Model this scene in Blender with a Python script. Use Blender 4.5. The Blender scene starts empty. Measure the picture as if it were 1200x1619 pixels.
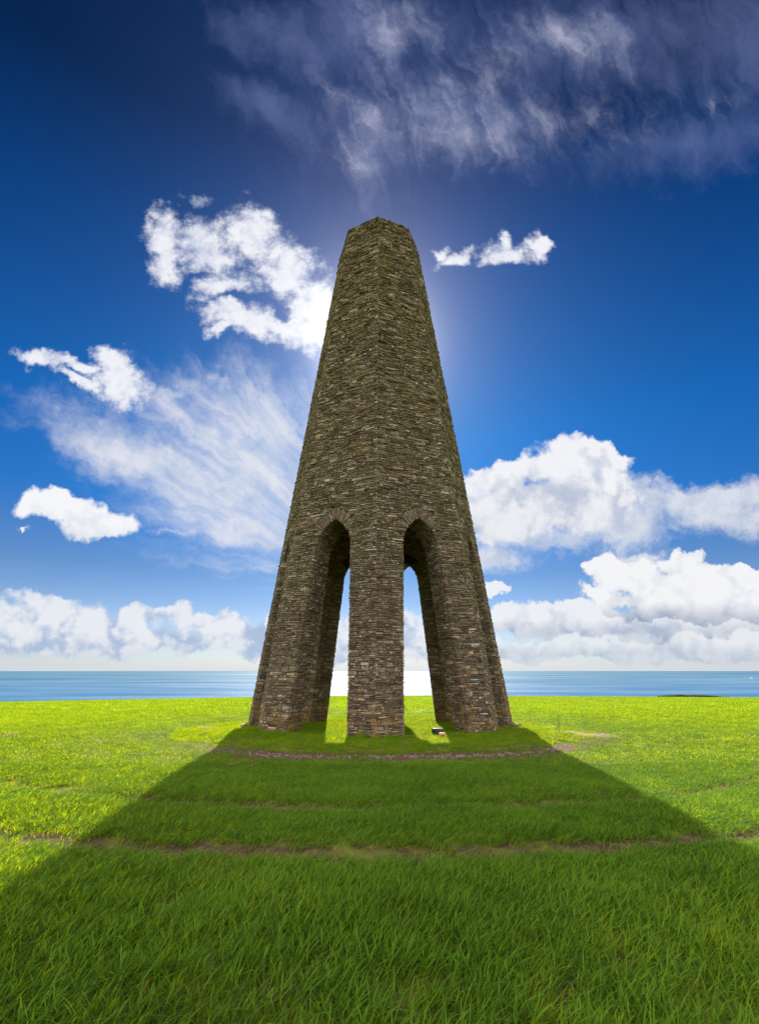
import bpy, math, random
import numpy as np
from mathutils import Vector, Matrix, noise as mnoise

random.seed(7)
RNG = np.random.default_rng(11)
scene = bpy.context.scene
COL = scene.collection

# ------------------------------------------------------------------ camera
D_CAM = 24.8                       # metres from the tower axis
EYE = 2.76                         # eye above the tower's foot
F = 720.0 / 1200.0                 # focal length over picture width
cd = bpy.data.cameras.new('camera')
cam = bpy.data.objects.new('camera', cd)
COL.objects.link(cam)
cam.location = (0, -D_CAM, EYE)
cam.rotation_euler = (math.radians(90), 0, 0)
cd.sensor_fit = 'HORIZONTAL'; cd.sensor_width = 36.0; cd.lens = 36.0 * F
cd.shift_y = 251.5 / 1200.0
cd.clip_start = 0.1; cd.clip_end = 700000.0
scene.camera = cam

# ------------------------------------------------------------------ view
scene.view_settings.view_transform = 'Standard'
scene.view_settings.look = 'None'
scene.view_settings.exposure = 1.67
scene.view_settings.gamma = 1.0
scene.view_settings.use_curve_mapping = False
scene.render.engine = 'CYCLES'

# ------------------------------------------------------------------ sun
SUN_U, SUN_V = -0.018, 0.70
SUN = Vector((SUN_U, 1.0, SUN_V)).normalized()
sl = bpy.data.lights.new('sun', 'SUN')
sl.energy = 4.0; sl.angle = math.radians(0.53); sl.color = (1.0, 0.955, 0.87)
so = bpy.data.objects.new('sun', sl); COL.objects.link(so)
so.location = (0, 60, 80)
so.rotation_euler = SUN.to_track_quat('Z', 'Y').to_euler()

# ------------------------------------------------------------------ node helpers
class S:
    """A socket with arithmetic."""
    def __init__(s, g, k): s.g = g; s.k = k
    def _m(s, op, *a, clamp=False): return s.g.math(op, s, *a, clamp=clamp)
    def __add__(s, o): return s._m('ADD', o)
    __radd__ = __add__
    def __sub__(s, o): return s._m('SUBTRACT', o)
    def __rsub__(s, o): return s.g.math('SUBTRACT', o, s)
    def __mul__(s, o): return s._m('MULTIPLY', o)
    __rmul__ = __mul__
    def __truediv__(s, o): return s._m('DIVIDE', o)
    def __pow__(s, o): return s._m('POWER', o)
    def max(s, o): return s._m('MAXIMUM', o)
    def min(s, o): return s._m('MINIMUM', o)
    def sat(s): return s._m('ADD', 0.0, clamp=True)

class G:
    def __init__(s, tree):
        s.t = tree; s.N = tree.nodes; s.L = tree.links
    def new(s, typ, **kw):
        n = s.N.new(typ)
        for k, v in kw.items(): setattr(n, k, v)
        return n
    def put(s, inp, v):
        if v is None: return
        if isinstance(v, S): s.L.new(v.k, inp)
        else:
            if inp.type == 'RGBA' and len(v) == 3: v = (*v, 1)
            inp.default_value = v
    def math(s, op, *a, clamp=False):
        n = s.new('ShaderNodeMath', operation=op, use_clamp=clamp)
        for i, v in enumerate(a): s.put(n.inputs[i], v)
        return S(s, n.outputs[0])
    def vmath(s, op, *a, out=0, scale=None):
        n = s.new('ShaderNodeVectorMath', operation=op)
        for i, v in enumerate(a): s.put(n.inputs[i], v)
        if scale is not None: s.put(n.inputs['Scale'], scale)
        return S(s, n.outputs[out])
    def step(s, x, a, b, lo=0.0, hi=1.0):
        n = s.new('ShaderNodeMapRange', interpolation_type='SMOOTHSTEP')
        for i, v in enumerate((x, a, b, lo, hi)): s.put(n.inputs[i], v)
        return S(s, n.outputs[0])
    def lin(s, x, a, b, lo=0.0, hi=1.0):
        n = s.new('ShaderNodeMapRange')
        for i, v in enumerate((x, a, b, lo, hi)): s.put(n.inputs[i], v)
        return S(s, n.outputs[0])
    def noise(s, vec, scale, detail=5.0, rough=0.55, dist=0.0, out='Fac', lac=2.0, dim='3D'):
        n = s.new('ShaderNodeTexNoise', noise_dimensions=dim)
        s.put(n.inputs['Vector'], vec); s.put(n.inputs['Scale'], scale)
        n.inputs['Detail'].default_value = detail; n.inputs['Roughness'].default_value = rough
        n.inputs['Lacunarity'].default_value = lac
        n.inputs['Distortion'].default_value = dist
        return S(s, n.outputs[out])
    def vor(s, vec, scale, feat='F1', out='Distance', rnd=1.0, dim='3D'):
        n = s.new('ShaderNodeTexVoronoi', feature=feat, voronoi_dimensions=dim)
        s.put(n.inputs['Vector'], vec); s.put(n.inputs['Scale'], scale)
        n.inputs['Randomness'].default_value = rnd
        return S(s, n.outputs[out])
    def comb(s, x, y, z=0.0):
        n = s.new('ShaderNodeCombineXYZ')
        for i, v in enumerate((x, y, z)): s.put(n.inputs[i], v)
        return S(s, n.outputs[0])
    def sep(s, v):
        n = s.new('ShaderNodeSeparateXYZ'); s.put(n.inputs[0], v)
        return [S(s, o) for o in n.outputs]
    def mapping(s, v, loc=(0, 0, 0), rot=(0, 0, 0), scl=(1, 1, 1), typ='POINT'):
        n = s.new('ShaderNodeMapping', vector_type=typ)
        s.put(n.inputs['Vector'], v)
        n.inputs['Location'].default_value = loc; n.inputs['Rotation'].default_value = rot
        n.inputs['Scale'].default_value = scl
        return S(s, n.outputs[0])
    def mix(s, f, a, b, mode='MIX'):
        n = s.new('ShaderNodeMix', data_type='RGBA', blend_type=mode)
        s.put(n.inputs[0], f); s.put(n.inputs[6], a); s.put(n.inputs[7], b)
        return S(s, n.outputs[2])
    def ramp(s, x, stops, interp='LINEAR'):
        n = s.new('ShaderNodeValToRGB'); s.put(n.inputs[0], x)
        r = n.color_ramp; r.interpolation = interp
        while len(r.elements) < len(stops): r.elements.new(0.5)
        for e, (p, c) in zip(r.elements, stops):
            e.position = p
            e.color = (*c, 1) if len(c) == 3 else c
        return S(s, n.outputs[0])
    def bump(s, h, strength=0.5, dist=0.02):
        n = s.new('ShaderNodeBump')
        n.inputs['Strength'].default_value = strength; n.inputs['Distance'].default_value = dist
        s.put(n.inputs['Height'], h)
        return S(s, n.outputs[0])

def material(name):
    m = bpy.data.materials.new(name); m.use_nodes = True
    g = G(m.node_tree); g.N.clear()
    out = g.new('ShaderNodeOutputMaterial')
    return m, g, out

def principled(g, out, color, rough=0.8, normal=None, spec=0.3, metal=0.0):
    p = g.new('ShaderNodeBsdfPrincipled')
    g.put(p.inputs['Base Color'], color); g.put(p.inputs['Roughness'], rough)
    p.inputs['Specular IOR Level'].default_value = spec; p.inputs['Metallic'].default_value = metal
    if normal is not None: g.put(p.inputs['Normal'], normal)
    g.L.new(p.outputs[0], out.inputs['Surface'])
    return p

# ------------------------------------------------------------------ sky
def build_world():
    w = bpy.data.worlds.new('World'); scene.world = w; w.use_nodes = True
    w.cycles.sampling_method = 'MANUAL'; w.cycles.sample_map_resolution = 512
    g = G(w.node_tree); g.N.clear()
    out = g.new('ShaderNodeOutputWorld')
    def emit(c):
        b = g.new('ShaderNodeBackground'); b.inputs['Strength'].default_value = 0.05
        g.put(b.inputs['Color'], c)
        return b.outputs[0]
    tc = g.new('ShaderNodeTexCoord')
    d = g.vmath('NORMALIZE', S(g, tc.outputs['Generated']))
    x, y, z = g.sep(d)
    sky = g.new('ShaderNodeTexSky', sky_type='NISHITA', sun_disc=False)
    sky.sun_elevation = math.asin(SUN.z)
    sky.sun_rotation = math.atan2(SUN.x, SUN.y)
    sky.altitude = 150.0; sky.air_density = 1.0; sky.dust_density = 0.6; sky.ozone_density = 2.5
    nish = S(g, sky.outputs[0])
    # clear air: deep blue overhead, paler towards the horizon, aureole round the sun
    zz = z.max(0.0)
    tint = g.ramp(zz, SKY_TINT)
    cs = g.vmath('DOT_PRODUCT', d, tuple(SUN), out=1)
    damp = 0.629 * (1.0 - (cs.max(0.0) ** 34.0) * 0.50)
    base = g.mix(1.0, g.mix(1.0, nish, g.comb(damp, damp, damp), 'MULTIPLY'), tint, 'MULTIPLY')
    # gnomonic coordinates on the seaward side (units: 1 = 45 degrees)
    aure = cs.max(0.0) ** 20.0
    au2 = cs.max(0.0) ** 70.0
    base = g.mix(1.0, base, g.comb(aure * 0.30 + au2 * 0.62, aure * 0.42 + au2 * 0.30, aure * 1.25), 'ADD')
    yy = y.max(0.12)
    u = x / yy; v = z / yy
    P = g.comb(u, v, 0.0)
    front = g.step(y, 0.22, 0.42)
    def over(sh, a, c):
        n = g.new('ShaderNodeMixShader'); g.put(n.inputs[0], a.sat())
        g.L.new(sh, n.inputs[1]); g.L.new(emit(c), n.inputs[2])
        return n.outputs[0]
    def choose(f, s0, s1):
        n = g.new('ShaderNodeMixShader'); g.put(n.inputs[0], f)
        g.L.new(s0, n.inputs[1]); g.L.new(s1, n.inputs[2])
        return n.outputs[0]
    def blobs(lst, src):
        """union of soft ellipses: 1 at a centre, 0 on the rim"""
        m = None
        for (px, py, rx, ry, *r) in lst:
            cx, cy, rx, ry = (px - 600) / 720, (1061 - py) / 720, rx / 720, ry / 720
            if r and r[0]:
                a = -math.radians(r[0]); ca, sa = math.cos(a), math.sin(a)
                q1 = g.vmath('DOT_PRODUCT', src, (ca / rx, sa / rx, -(cx * ca + cy * sa) / rx), out=1)
                q2 = g.vmath('DOT_PRODUCT', src, (-sa / ry, ca / ry, (cx * sa - cy * ca) / ry), out=1)
                l = g.math('SQRT', g.math('MULTIPLY_ADD', q1, q1, q2 * q2))
            else:
                l = g.vmath('LENGTH', g.vmath('MULTIPLY_ADD', src, (1 / rx, 1 / ry, 0), (-cx / rx, -cy / ry, 0)), out=1)
            m = l if m is None else g.math('SMOOTH_MIN', m, l, 0.35)
        return 1.0 - m
    W = lambda r, gg, b: (r * KX, gg * KX, b * KX)
    KX = 10 / 1.59
    warpv = g.vmath('SUBTRACT', g.noise(P, 7.0, 5.0, 0.62, out='Color', dim='2D'), (0.5, 0.5, 0.5))
    wx, wy, _ = g.sep(warpv)
    PW = g.comb(g.math('MULTIPLY_ADD', wx, 0.105, u), g.math('MULTIPLY_ADD', wy, 0.105, v), 1.0)
    n1 = g.noise(P, 9.0, 7.0, 0.62, dim='2D')
    n2 = g.noise(g.mapping(P, (3.1, 1.7, 0.6), scl=(1, 1.25, 1)), 30.0, 6.0, 0.66, dim='2D')
    clear = emit(base)
    def fan_layer(sh):
        dx = u - (640 - 600) / 720; dy = v - (1061 - 935) / 720          # streaks drawn together by perspective
        th = g.math('ARCTAN2', dy, dx * -1.0); rr = g.math('SQRT', g.math('MULTIPLY_ADD', dx, dx, dy * dy))
        st1 = g.noise(g.comb(rr * 1.9 + wx * 0.5, th * 4.2 + wy * 0.5, 0.0), 2.6, 6.0, 0.60, dim='2D')
        MF = blobs([(470, 790, 200, 120, 8), (320, 765, 230, 75, 24), (210, 725, 210, 52, 26), (420, 680, 170, 90, 40), (330, 690, 170, 50, 38), (400, 760, 260, 150, 20), (400, 838, 200, 34, 12), (440, 852, 180, 24, 3)], PW)
        fan = g.step(MF * 1.10 + (st1 - 0.5) * 1.05 + (n1 - 0.5) * 0.45 + (n2 - 0.5) * 0.25, -0.22, 1.15)
        fcol = g.mix(g.step(st1 * 0.6 + n1 * 0.4, 0.35, 0.65), W(0.60, 0.66, 0.80), W(0.80, 0.81, 0.87))
        return over(sh, fan * front * 0.92 * g.step(u, 0.03, -0.13), fcol)
    def streak(phi, a, b, wv):
        c_, s_ = math.cos(math.radians(phi)), math.sin(math.radians(phi))
        q = g.vmath('ADD', P, g.vmath('SCALE', warpv, scale=wv))
        return g.comb(g.vmath('DOT_PRODUCT', q, (c_, s_, 0), out=1) * a, g.vmath('DOT_PRODUCT', q, (-s_, c_, 0), out=1) * b, 0.0)
    # ---------------- upper half
    def upper():
        st3 = g.noise(streak(-66, 1.5, 5.5, 0.12), 3.4, 8.0, 0.66, dim='2D')
        broad = g.noise(P, 3.2, 4.0, 0.5, dim='2D')
        MT = blobs([(760, 190, 330, 120, 0), (600, 40, 190, 120), (590, 230, 130, 110, 60), (920, 60, 330, 130), (1080, 230, 230, 60, -10),
                    (430, 170, 150, 45, 25), (440, 60, 160, 60, 20), (1200, 60, 200, 140)], PW)
        top = g.step(MT * 0.85 + (st3 - 0.5) * 1.0 + (n1 - 0.5) * 0.5 + (broad - 0.5) * 0.9, -0.10, 1.05)
        MTB = blobs([(770, 115, 120, 60, -30), (630, 40, 90, 80, 60), (565, 260, 60, 90, -20), (540, 150, 60, 40, 45), (1140, 165, 60, 24, -25),
                     (740, 215, 170, 90, 10), (620, 190, 140, 110, 20), (900, 190, 170, 70, 0), (900, 60, 120, 60, 20)], PW)
        topb = g.step(MTB * 0.9 + (st3 - 0.5) * 1.5 + (n1 - 0.5) * 0.7 + (n2 - 0.5) * 0.5, -0.05, 1.5)
        sh = over(clear, top * front * (0.42 + topb * 0.24), g.mix(topb, W(0.18, 0.23, 0.47), W(0.66, 0.67, 0.84)))
        MW = blobs([(375, 345, 28, 36, 35), (312, 311, 34, 12, 10), (275, 612, 44, 14, -10), (350, 605, 30, 18, 40)], PW)
        wisp = g.step(MW + (n1 - 0.5) * 1.4 + (n2 - 0.5) * 1.5, 0.10, 1.1)
        sh = over(fan_layer(sh), wisp * front * 0.50, W(0.66, 0.72, 0.86))
        MA = blobs([(252, 370, 50, 48, 20), (325, 388, 66, 54, 10), (405, 372, 58, 48, 20), (450, 425, 60, 54, 30), (500, 480, 66, 62, 10),
                    (385, 508, 100, 38, 14), (345, 452, 62, 26, -8), (470, 530, 80, 32, 10), (262, 410, 40, 36, 80), (350, 524, 40, 14, -20)], PW)
        MAh = blobs([(375, 474, 46, 15, 12), (448, 492, 22, 15, 50)], PW)
        MB = blobs([(697, 396, 12, 20, -20), (716, 407, 32, 17, -35), (790, 399, 54, 22, -5), (848, 390, 26, 19, 20), (788, 384, 20, 22, -20)], PW)
        MC = blobs([(62, 568, 52, 17, 5), (190, 606, 56, 38, 15), (125, 604, 66, 11, 22), (175, 572, 44, 26, 40), (120, 578, 60, 14, 12)], PW)
        mm = g.math('MAXIMUM', MA - (MAh.max(0.0)) * 0.35, g.math('MAXIMUM', MB, MC))
        rag = g.step(mm * 1.6 + (n1 - 0.5) * 1.05 + (n2 - 0.5) * 1.25, -0.06, 0.95)
        ragsh = g.step(n1 * 0.8 + n2 * 0.6 + mm * 0.22, 0.50, 0.95)
        return over(sh, rag * front * 0.97, g.mix(ragsh, W(0.42, 0.48, 0.68), W(0.90, 0.91, 0.96)))
    # ---------------- lower half
    hz = g.math('EXPONENT', (z.max(0.0)) * -22.0)
    def puffs():
        bill = g.vor(PW, 15.0, 'SMOOTH_F1', dim='2D'); bill2 = g.vor(PW, 34.0, 'SMOOTH_F1', dim='2D')
        puff = (n1 - 0.5) * 0.7 + (0.42 - bill) * 0.5 + (0.42 - bill2) * 0.35 + (n2 - 0.5) * 0.35
        lump = g.step((0.5 - bill) * 0.9 + (0.5 - bill2) * 0.7 + (n1 - 0.5) * 1.2 + (n2 - 0.5) * 0.7, -0.45, 0.55)
        return puff, lump
    def cum(M, puff, lo=0.02, hi=0.26, amt=1.0): return g.step(M + puff * amt, lo, hi) * g.step(M, -0.15, -0.04)
    def puffcol(lump, base_y, top_y, dark, lit, kl=0.62, kh=0.70):
        h = g.step(v, (1061 - base_y) / 720, (1061 - top_y) / 720)
        return g.mix((h * kh + lump * kl - 0.05).sat(), dark, lit)
    def middle(sh, puff, lump):
        """cloud low over the sea straight ahead, shared by both halves"""
        MM = blobs([(520, 1004, 90, 28), (600, 1000, 70, 40), (652, 985, 40, 34), (680, 1020, 80, 20), (560, 1030, 140, 20)], PW)
        return over(sh, cum(MM, puff, -0.02, 0.36, 0.8) * front * 0.85, g.mix(g.step(lump + g.lin(v, 0.02, 0.15, -0.4, 0.5), 0.1, 1.0), W(0.42, 0.52, 0.72), W(0.86, 0.87, 0.90)))
    def lower_left():
        puff, lump = puffs(); fr_ = front * g.step(u, 0.0, -0.09)
        sh = over(clear, hz * 0.80, W(0.66, 0.73, 0.79))
        sh = fan_layer(sh)
        MW = blobs([(40, 835, 22, 7), (272, 842, 60, 9, 3), (640, 1010, 500, 16)], PW)
        wisp = g.step(MW + (n1 - 0.5) * 1.4 + (n2 - 0.5) * 1.5, 0.12, 1.1)
        sh = over(sh, wisp * fr_ * 0.50, W(0.66, 0.72, 0.86))
        MD = blobs([(105, 806, 78, 30, 6), (165, 822, 74, 32, 4), (150, 838, 60, 26), (60, 801, 36, 14, -5), (40, 836, 7, 6)], PW)
        sh = over(sh, cum(MD, puff, 0.04, 0.36, 0.55) * fr_ * 0.97, puffcol(lump, 866, 800, W(0.66, 0.71, 0.81), W(0.95, 0.95, 0.97)))
        MG = blobs([(70, 958, 60, 24, 10), (50, 990, 120, 40), (170, 985, 90, 26, 8), (210, 975, 60, 20), (262, 968, 50, 16), (330, 982, 60, 18), (120, 1010, 240, 30), (390, 996, 110, 24),
                    (330, 1020, 150, 22), (0, 1000, 60, 40), (440, 1000, 90, 30)], PW)
        sh = middle(sh, puff, lump)
        return over(sh, cum(MG, puff, -0.05, 0.42, 0.85) * fr_ * 0.88, g.mix(g.step(lump + g.lin(v, 0.02, 0.17, -0.45, 0.5), 0.1, 1.0), W(0.40, 0.50, 0.70), W(0.86, 0.87, 0.90)))
    def lower_right():
        puff, lump = puffs(); fr_ = front * g.step(u, 0.0, 0.09)
        st3 = g.noise(streak(-8, 1.0, 2.8, 0.2), 4.5, 6.0, 0.64, dim='2D')
        sh = over(clear, hz * 0.80, W(0.66, 0.73, 0.79))
        MEs = blobs([(820, 825, 180, 70, 5), (960, 815, 180, 52, 4), (1130, 780, 210, 26, 4), (1160, 815, 100, 40, 0), (770, 880, 110, 36), (1050, 785, 150, 34, 8), (1000, 880, 60, 14), (1020, 790, 80, 30)], PW)
        soft = g.step(MEs + (n1 - 0.5) * 0.8 + (st3 - 0.5) * 1.1 + (n2 - 0.5) * 0.3, -0.05, 0.75) * g.step(MEs, -0.35, -0.12)
        sh = over(sh, soft * fr_ * 0.86, g.mix(lump, W(0.54, 0.60, 0.73), W(0.79, 0.81, 0.86)))
        ME = blobs([(920, 738, 84, 50, 0), (955, 765, 50, 28, 30), (845, 748, 56, 28, -15), (785, 762, 56, 32, 0), (760, 800, 120, 60), (880, 790, 150, 46)], PW)
        sh = over(sh, cum(ME, puff, 0.03, 0.34) * fr_ * 0.95, puffcol(lump, 830, 700, W(0.46, 0.53, 0.67), W(0.93, 0.93, 0.95), 0.85, 0.42))
        MD = blobs([(780, 937, 34, 17)], PW)
        sh = over(sh, cum(MD, puff, 0.06, 0.34, 0.8) * fr_ * 0.95, W(0.88, 0.89, 0.93))
        sh = middle(sh, puff, lump)
        MH = blobs([(820, 985, 60, 20), (880, 978, 60, 18), (930, 975, 60, 20), (990, 985, 120, 24), (1120, 990, 120, 22), (1040, 1000, 240, 16)], PW)
        sh = over(sh, cum(MH, puff, 0.0, 0.3, 0.8) * fr_ * 0.92, puffcol(lump, 1004, 966, W(0.33, 0.41, 0.56), W(0.88, 0.89, 0.91)))
        MFc = blobs([(972, 905, 42, 34), (1018, 912, 42, 30), (1085, 908, 46, 32, 0), (1150, 918, 60, 30), (955, 938, 40, 22), (1060, 938, 120, 34), (1180, 944, 90, 44), (1210, 905, 50, 22), (1080, 968, 130, 16)], PW)
        sh = over(sh, cum(MFc, puff, 0.03, 0.24) * fr_ * 0.98, puffcol(lump, 994, 938, W(0.20, 0.28, 0.45), W(0.92, 0.92, 0.94), 0.38, 0.80))
        MI = blobs([(810, 1022, 70, 13), (890, 1018, 36, 15), (960, 1022, 70, 14), (1050, 1022, 90, 15), (1150, 1018, 90, 17), (1100, 1012, 50, 14), (740, 1020, 60, 16), (980, 1034, 300, 14)], PW)
        return over(sh, cum(MI, puff, 0.0, 0.3, 0.7) * fr_ * 0.80, puffcol(lump, 1036, 1006, W(0.42, 0.50, 0.64), W(0.84, 0.86, 0.89)))
    # the rest of the sky: unseen front-lit cloud, made denser and brighter to fill the shade
    def rest():
        bn = g.noise(g.mapping(d, scl=(1, 1, 2.2)), 2.6, 6.0, 0.58)
        back = g.step(bn, 0.36, 0.50) * g.step(z, 0.0, 0.10)
        sh = over(clear, hz * 0.80, W(0.66, 0.73, 0.79))
        return over(sh, back * 0.92, g.mix(g.step(bn, 0.5, 0.72), W(2.4, 2.37, 2.3), W(3.4, 3.3, 3.1)))
    sky_u = upper(); sky_l = lower_left(); sky_r = lower_right(); sky_b = rest()
    low = choose(g.math('GREATER_THAN', u, 0.0), sky_l, sky_r)
    fr = choose(g.math('GREATER_THAN', v, (1061 - 664) / 720), low, sky_u)
    col = choose(front, sky_b, fr)
    # glare of the sun on whatever is in front of it
    gl = (cs.max(0.0) ** 110.0) * 1.45 + (cs.max(0.0) ** 420.0) * 11.0
    ad = g.new('ShaderNodeAddShader'); g.L.new(col, ad.inputs[0]); g.L.new(emit(g.comb(gl, gl * 0.97, gl * 0.93)), ad.inputs[1])
    # below the horizon: sea haze
    col = over(ad.outputs[0], g.step(z, 0.0, -0.02), W(0.30, 0.40, 0.50))
    g.L.new(col, out.inputs['Surface'])

SKY_TINT = [(0.0, (0.75, 0.85, 1.15)), (0.08, (0.60, 0.72, 0.95)), (0.20, (0.30, 0.50, 0.76)), (0.32, (0.09, 0.43, 0.86)),
            (0.45, (0.04, 0.38, 0.82)), (0.54, (0.035, 0.29, 0.65)), (0.656, (0.01, 0.17, 0.43)), (0.75, (0.0, 0.066, 0.17)), (1.0, (0.0, 0.05, 0.14))]
build_world()

# ------------------------------------------------------------------ object helpers
def link(o, parent=None):
    COL.objects.link(o)
    if parent is not None: o.parent = parent
    return o
def mesh_obj(name, verts, faces, mat=None, parent=None, smooth=False, attr=None):
    me = bpy.data.meshes.new(name)
    me.from_pydata([tuple(v) for v in verts], [], faces)
    if mat is not None: me.materials.append(mat)
    if smooth: me.shade_smooth()
    if attr is not None:
        for k, vals in attr.items():
            a = me.attributes.new(k, 'FLOAT', 'POINT'); a.data.foreach_set('value', np.asarray(vals, dtype=np.float32))
    me.update()
    return link(bpy.data.objects.new(name, me), parent)
def empty(name, loc, label=None, cat=None, group=None):
    o = bpy.data.objects.new(name, None); COL.objects.link(o); o.location = loc
    o.empty_display_size = 0.2
    tag(o, label, cat, group)
    return o
def tag(o, label=None, cat=None, group=None, kind=None):
    if label: o['label'] = label
    if cat: o['category'] = cat
    if group: o['group'] = group
    if kind: o['kind'] = kind
    return o

# ------------------------------------------------------------------ ground shape
YK = np.array([-600, -60, -26, -20, -16, -12, -9, -7, -5, 0, 5, 12, 25, 40, 57, 75, 100, 150, 220, 400, 700, 3000], float)
ZK = np.array([0.6, 0.6, 0.5, 0.42, 0.32, 0.17, 0.05, 0.0, 0.02, -0.40, -0.62, -0.78, -0.98, -1.24, -1.76, -2.85, -5.2, -12, -27, -90, -170, -400], float)
def smooth_interp(yv):
    # average of a small window for a soft profile
    acc = 0
    for o_, w_ in ((-2.0, .1), (-1.0, .2), (0, .4), (1.0, .2), (2.0, .1)):
        acc = acc + w_ * np.interp(yv + o_ * (0.35 + 0.02 * np.abs(yv)), YK, ZK)
    return acc
_gx = RNG.uniform(0, 6.28, (10, 3))
def wob(x, y, sc):
    a = 0
    for i in range(5):
        k = sc * (1 + 0.7 * i); p = _gx[i]
        th = i * 2.4
        a = a + np.sin((x * np.cos(th) + y * np.sin(th)) * k + p[0] + 1.3 * np.sin((x * np.sin(th) - y * np.cos(th)) * k * 0.6 + p[1])) / (1 + i * .6)
    return a / 2.6
def ground_z(x, y):
    x = np.asarray(x, float); y = np.asarray(y, float)
    z = smooth_interp(y)
    far = np.clip((y + 5) / 62, 0, 1.6) ** 1.3
    z = z - far * np.where(x < 0, 1.15, 0.35) * (np.abs(x) / 68) ** 1.25
    r = np.hypot(x, y); an = np.arctan2(y, x)
    rr = r + 0.25 * wob(np.cos(an) * 9, np.sin(an) * 9, 0.9)
    z = z + 0.10 / (1 + np.exp((rr - 9.9) / 0.16))            # rough turf island round the tower
    z = z + 0.06 * wob(x + 7, y, 1.9) * np.clip((10.2 - r) * 2, 0, 1) * np.clip((r - 7.2) * 2, 0.2, 1)
    z = z - 0.015 * np.exp(-((rr - 10.9) / 0.9) ** 2)           # worn ring
    z = z + 0.03 * wob(x, y, 0.9) * np.clip(1.2 - r / 90, 0, 1) + 0.015 * wob(y + 31, x, 3.1) * np.clip(1.2 - r / 40, 0, 1)
    # wheelings
    for rt in (16.75, 18.95):
        z = z - 0.06 * np.exp(-((r + 0.12 * wob(x, y, 0.6) - rt) / 0.16) ** 2)
    return z
def gz(x, y): return float(ground_z(x, y))

def spaced(lim0, step0, lim1, grow):
    a = list(np.arange(0, lim0, step0)); s = step0; p = a[-1]
    while p < lim1:
        s *= grow; p += s; a.append(p)
    return np.array(a)
xp = spaced(13, 0.16, 3500, 1.12)
xs = np.concatenate([-xp[::-1][:-1], xp])
yn = spaced(22, 0.16, 600, 1.15); yf = spaced(12, 0.16, 2800, 1.07)
ys = np.concatenate([-yn[::-1][:-1], yf])
X, Y = np.meshgrid(xs, ys)
Z = ground_z(X, Y)
nx, ny = len(xs), len(ys)
idx = np.arange(nx * ny).reshape(ny, nx)
quads = np.stack([idx[:-1, :-1], idx[:-1, 1:], idx[1:, 1:], idx[1:, :-1]], -1).reshape(-1, 4)
gme = bpy.data.meshes.new('field')
gme.from_pydata(np.stack([X, Y, Z], -1).reshape(-1, 3).tolist(), [], quads.tolist())
gme.shade_smooth()
field = link(bpy.data.objects.new('field', gme)); field['kind'] = 'structure'

def soil_nodes(g):
    """bare-soil mask shared with the scattering (ring and wheelings)"""
    geo = g.new('ShaderNodeNewGeometry'); P = S(g, geo.outputs['Position'])
    x, y, z = g.sep(P)
    P2 = g.comb(x, y, 0.0)
    r = g.vmath('LENGTH', P2, out=1)
    return P, P2, x, y, r
m, g, out = material('field_ground')
P, P2, x, y, r = soil_nodes(g)
nz = g.noise(P2, 0.8, 6, 0.6); nf = g.noise(P2, 9.0, 6, 0.65); nb = g.noise(P2, 0.09, 4, 0.55)
soil = g.ramp(nf, [(0.25, (0.045, 0.024, 0.016)), (0.55, (0.105, 0.060, 0.042)), (0.8, (0.20, 0.13, 0.10))])
green = g.mix(nf, (0.11, 0.17, 0.006), (0.24, 0.32, 0.008))
green = g.mix(g.step(nb, 0.35, 0.7), green, (0.20, 0.27, 0.008))
dist = g.vmath('LENGTH', g.vmath('SUBTRACT', P, (0, -D_CAM, EYE)), out=1)
cover = g.step(dist, 14.0, 42.0)
gm = g.step(g.noise(P2, 3.0, 5, 0.6), 0.35, 0.6)
cover = g.math('MAXIMUM', cover, gm * 0.45)
ring = g.step(g.math('ABSOLUTE', r + (nz - 0.5) * 1.2 - 10.9), 0.6, 1.0)
arc = g.math('ABSOLUTE', g.math('ARCTAN2', x, y * -1.0) - 0.2)
ring = g.math('MAXIMUM', ring, g.step(arc + (nz - 0.5) * 0.4, 0.6, 0.95) * 0.85)
cover = cover * ring
pale = g.step(g.vmath('LENGTH', g.vmath('SUBTRACT', P2, (8.9, -4.9, 0.0)), out=1), 1.7, 0.6)
soil = g.mix(pale * 0.75, soil, g.mix(nf, (0.22, 0.135, 0.11), (0.44, 0.30, 0.25)))
cover = cover * (1.0 - g.step(pale + (nz - 0.5) * 0.8, 0.25, 0.7))
for rt_ in (18.95, 16.75):
    cover = cover * g.step(g.math('ABSOLUTE', r + (nz - 0.5) * 0.25 - rt_), 0.14, 0.38, g.step(g.noise(P2, 1.3, 3, 0.5), 0.42, 0.62) * 0.9, 1.0)
col = g.mix(cover.sat(), soil, green)
ht = g.noise(P2, 5.0, 8, 0.7)
principled(g, out, col, 0.95, g.bump(ht, 0.8, 0.08), spec=0.1)
gme.materials.append(m)

# ------------------------------------------------------------------ sea
SEA_Z = -150.0
rad = [0, 300, 1000, 3000, 8000, 20000, 60000, 150000, 450000]
vs = [(0, 0, SEA_Z)]; fs = []
NS = 64
for ri in rad[1:]:
    for k in range(NS):
        a = 2 * math.pi * k / NS; vs.append((ri * math.cos(a), ri * math.sin(a), SEA_Z))
for k in range(NS): fs.append((0, 1 + k, 1 + (k + 1) % NS))
for j in range(len(rad) - 2):
    for k in range(NS):
        a = 1 + j * NS + k; b = 1 + j * NS + (k + 1) % NS
        fs.append((a, a + NS, b + NS, b))
m, g, out = material('sea_water')
geo = g.new('ShaderNodeNewGeometry'); P = S(g, geo.outputs['Position'])
x, y, z = g.sep(P)
lp = g.comb(g.math('DIVIDE', x, (y.max(200.0))), g.math('LOGARITHM', y.max(200.0), 2.718), 0.0)
band = g.noise(g.mapping(lp, scl=(1.2, 4.5, 1)), 1.6, 6, 0.6)          # wind lanes, wider with distance
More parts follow.
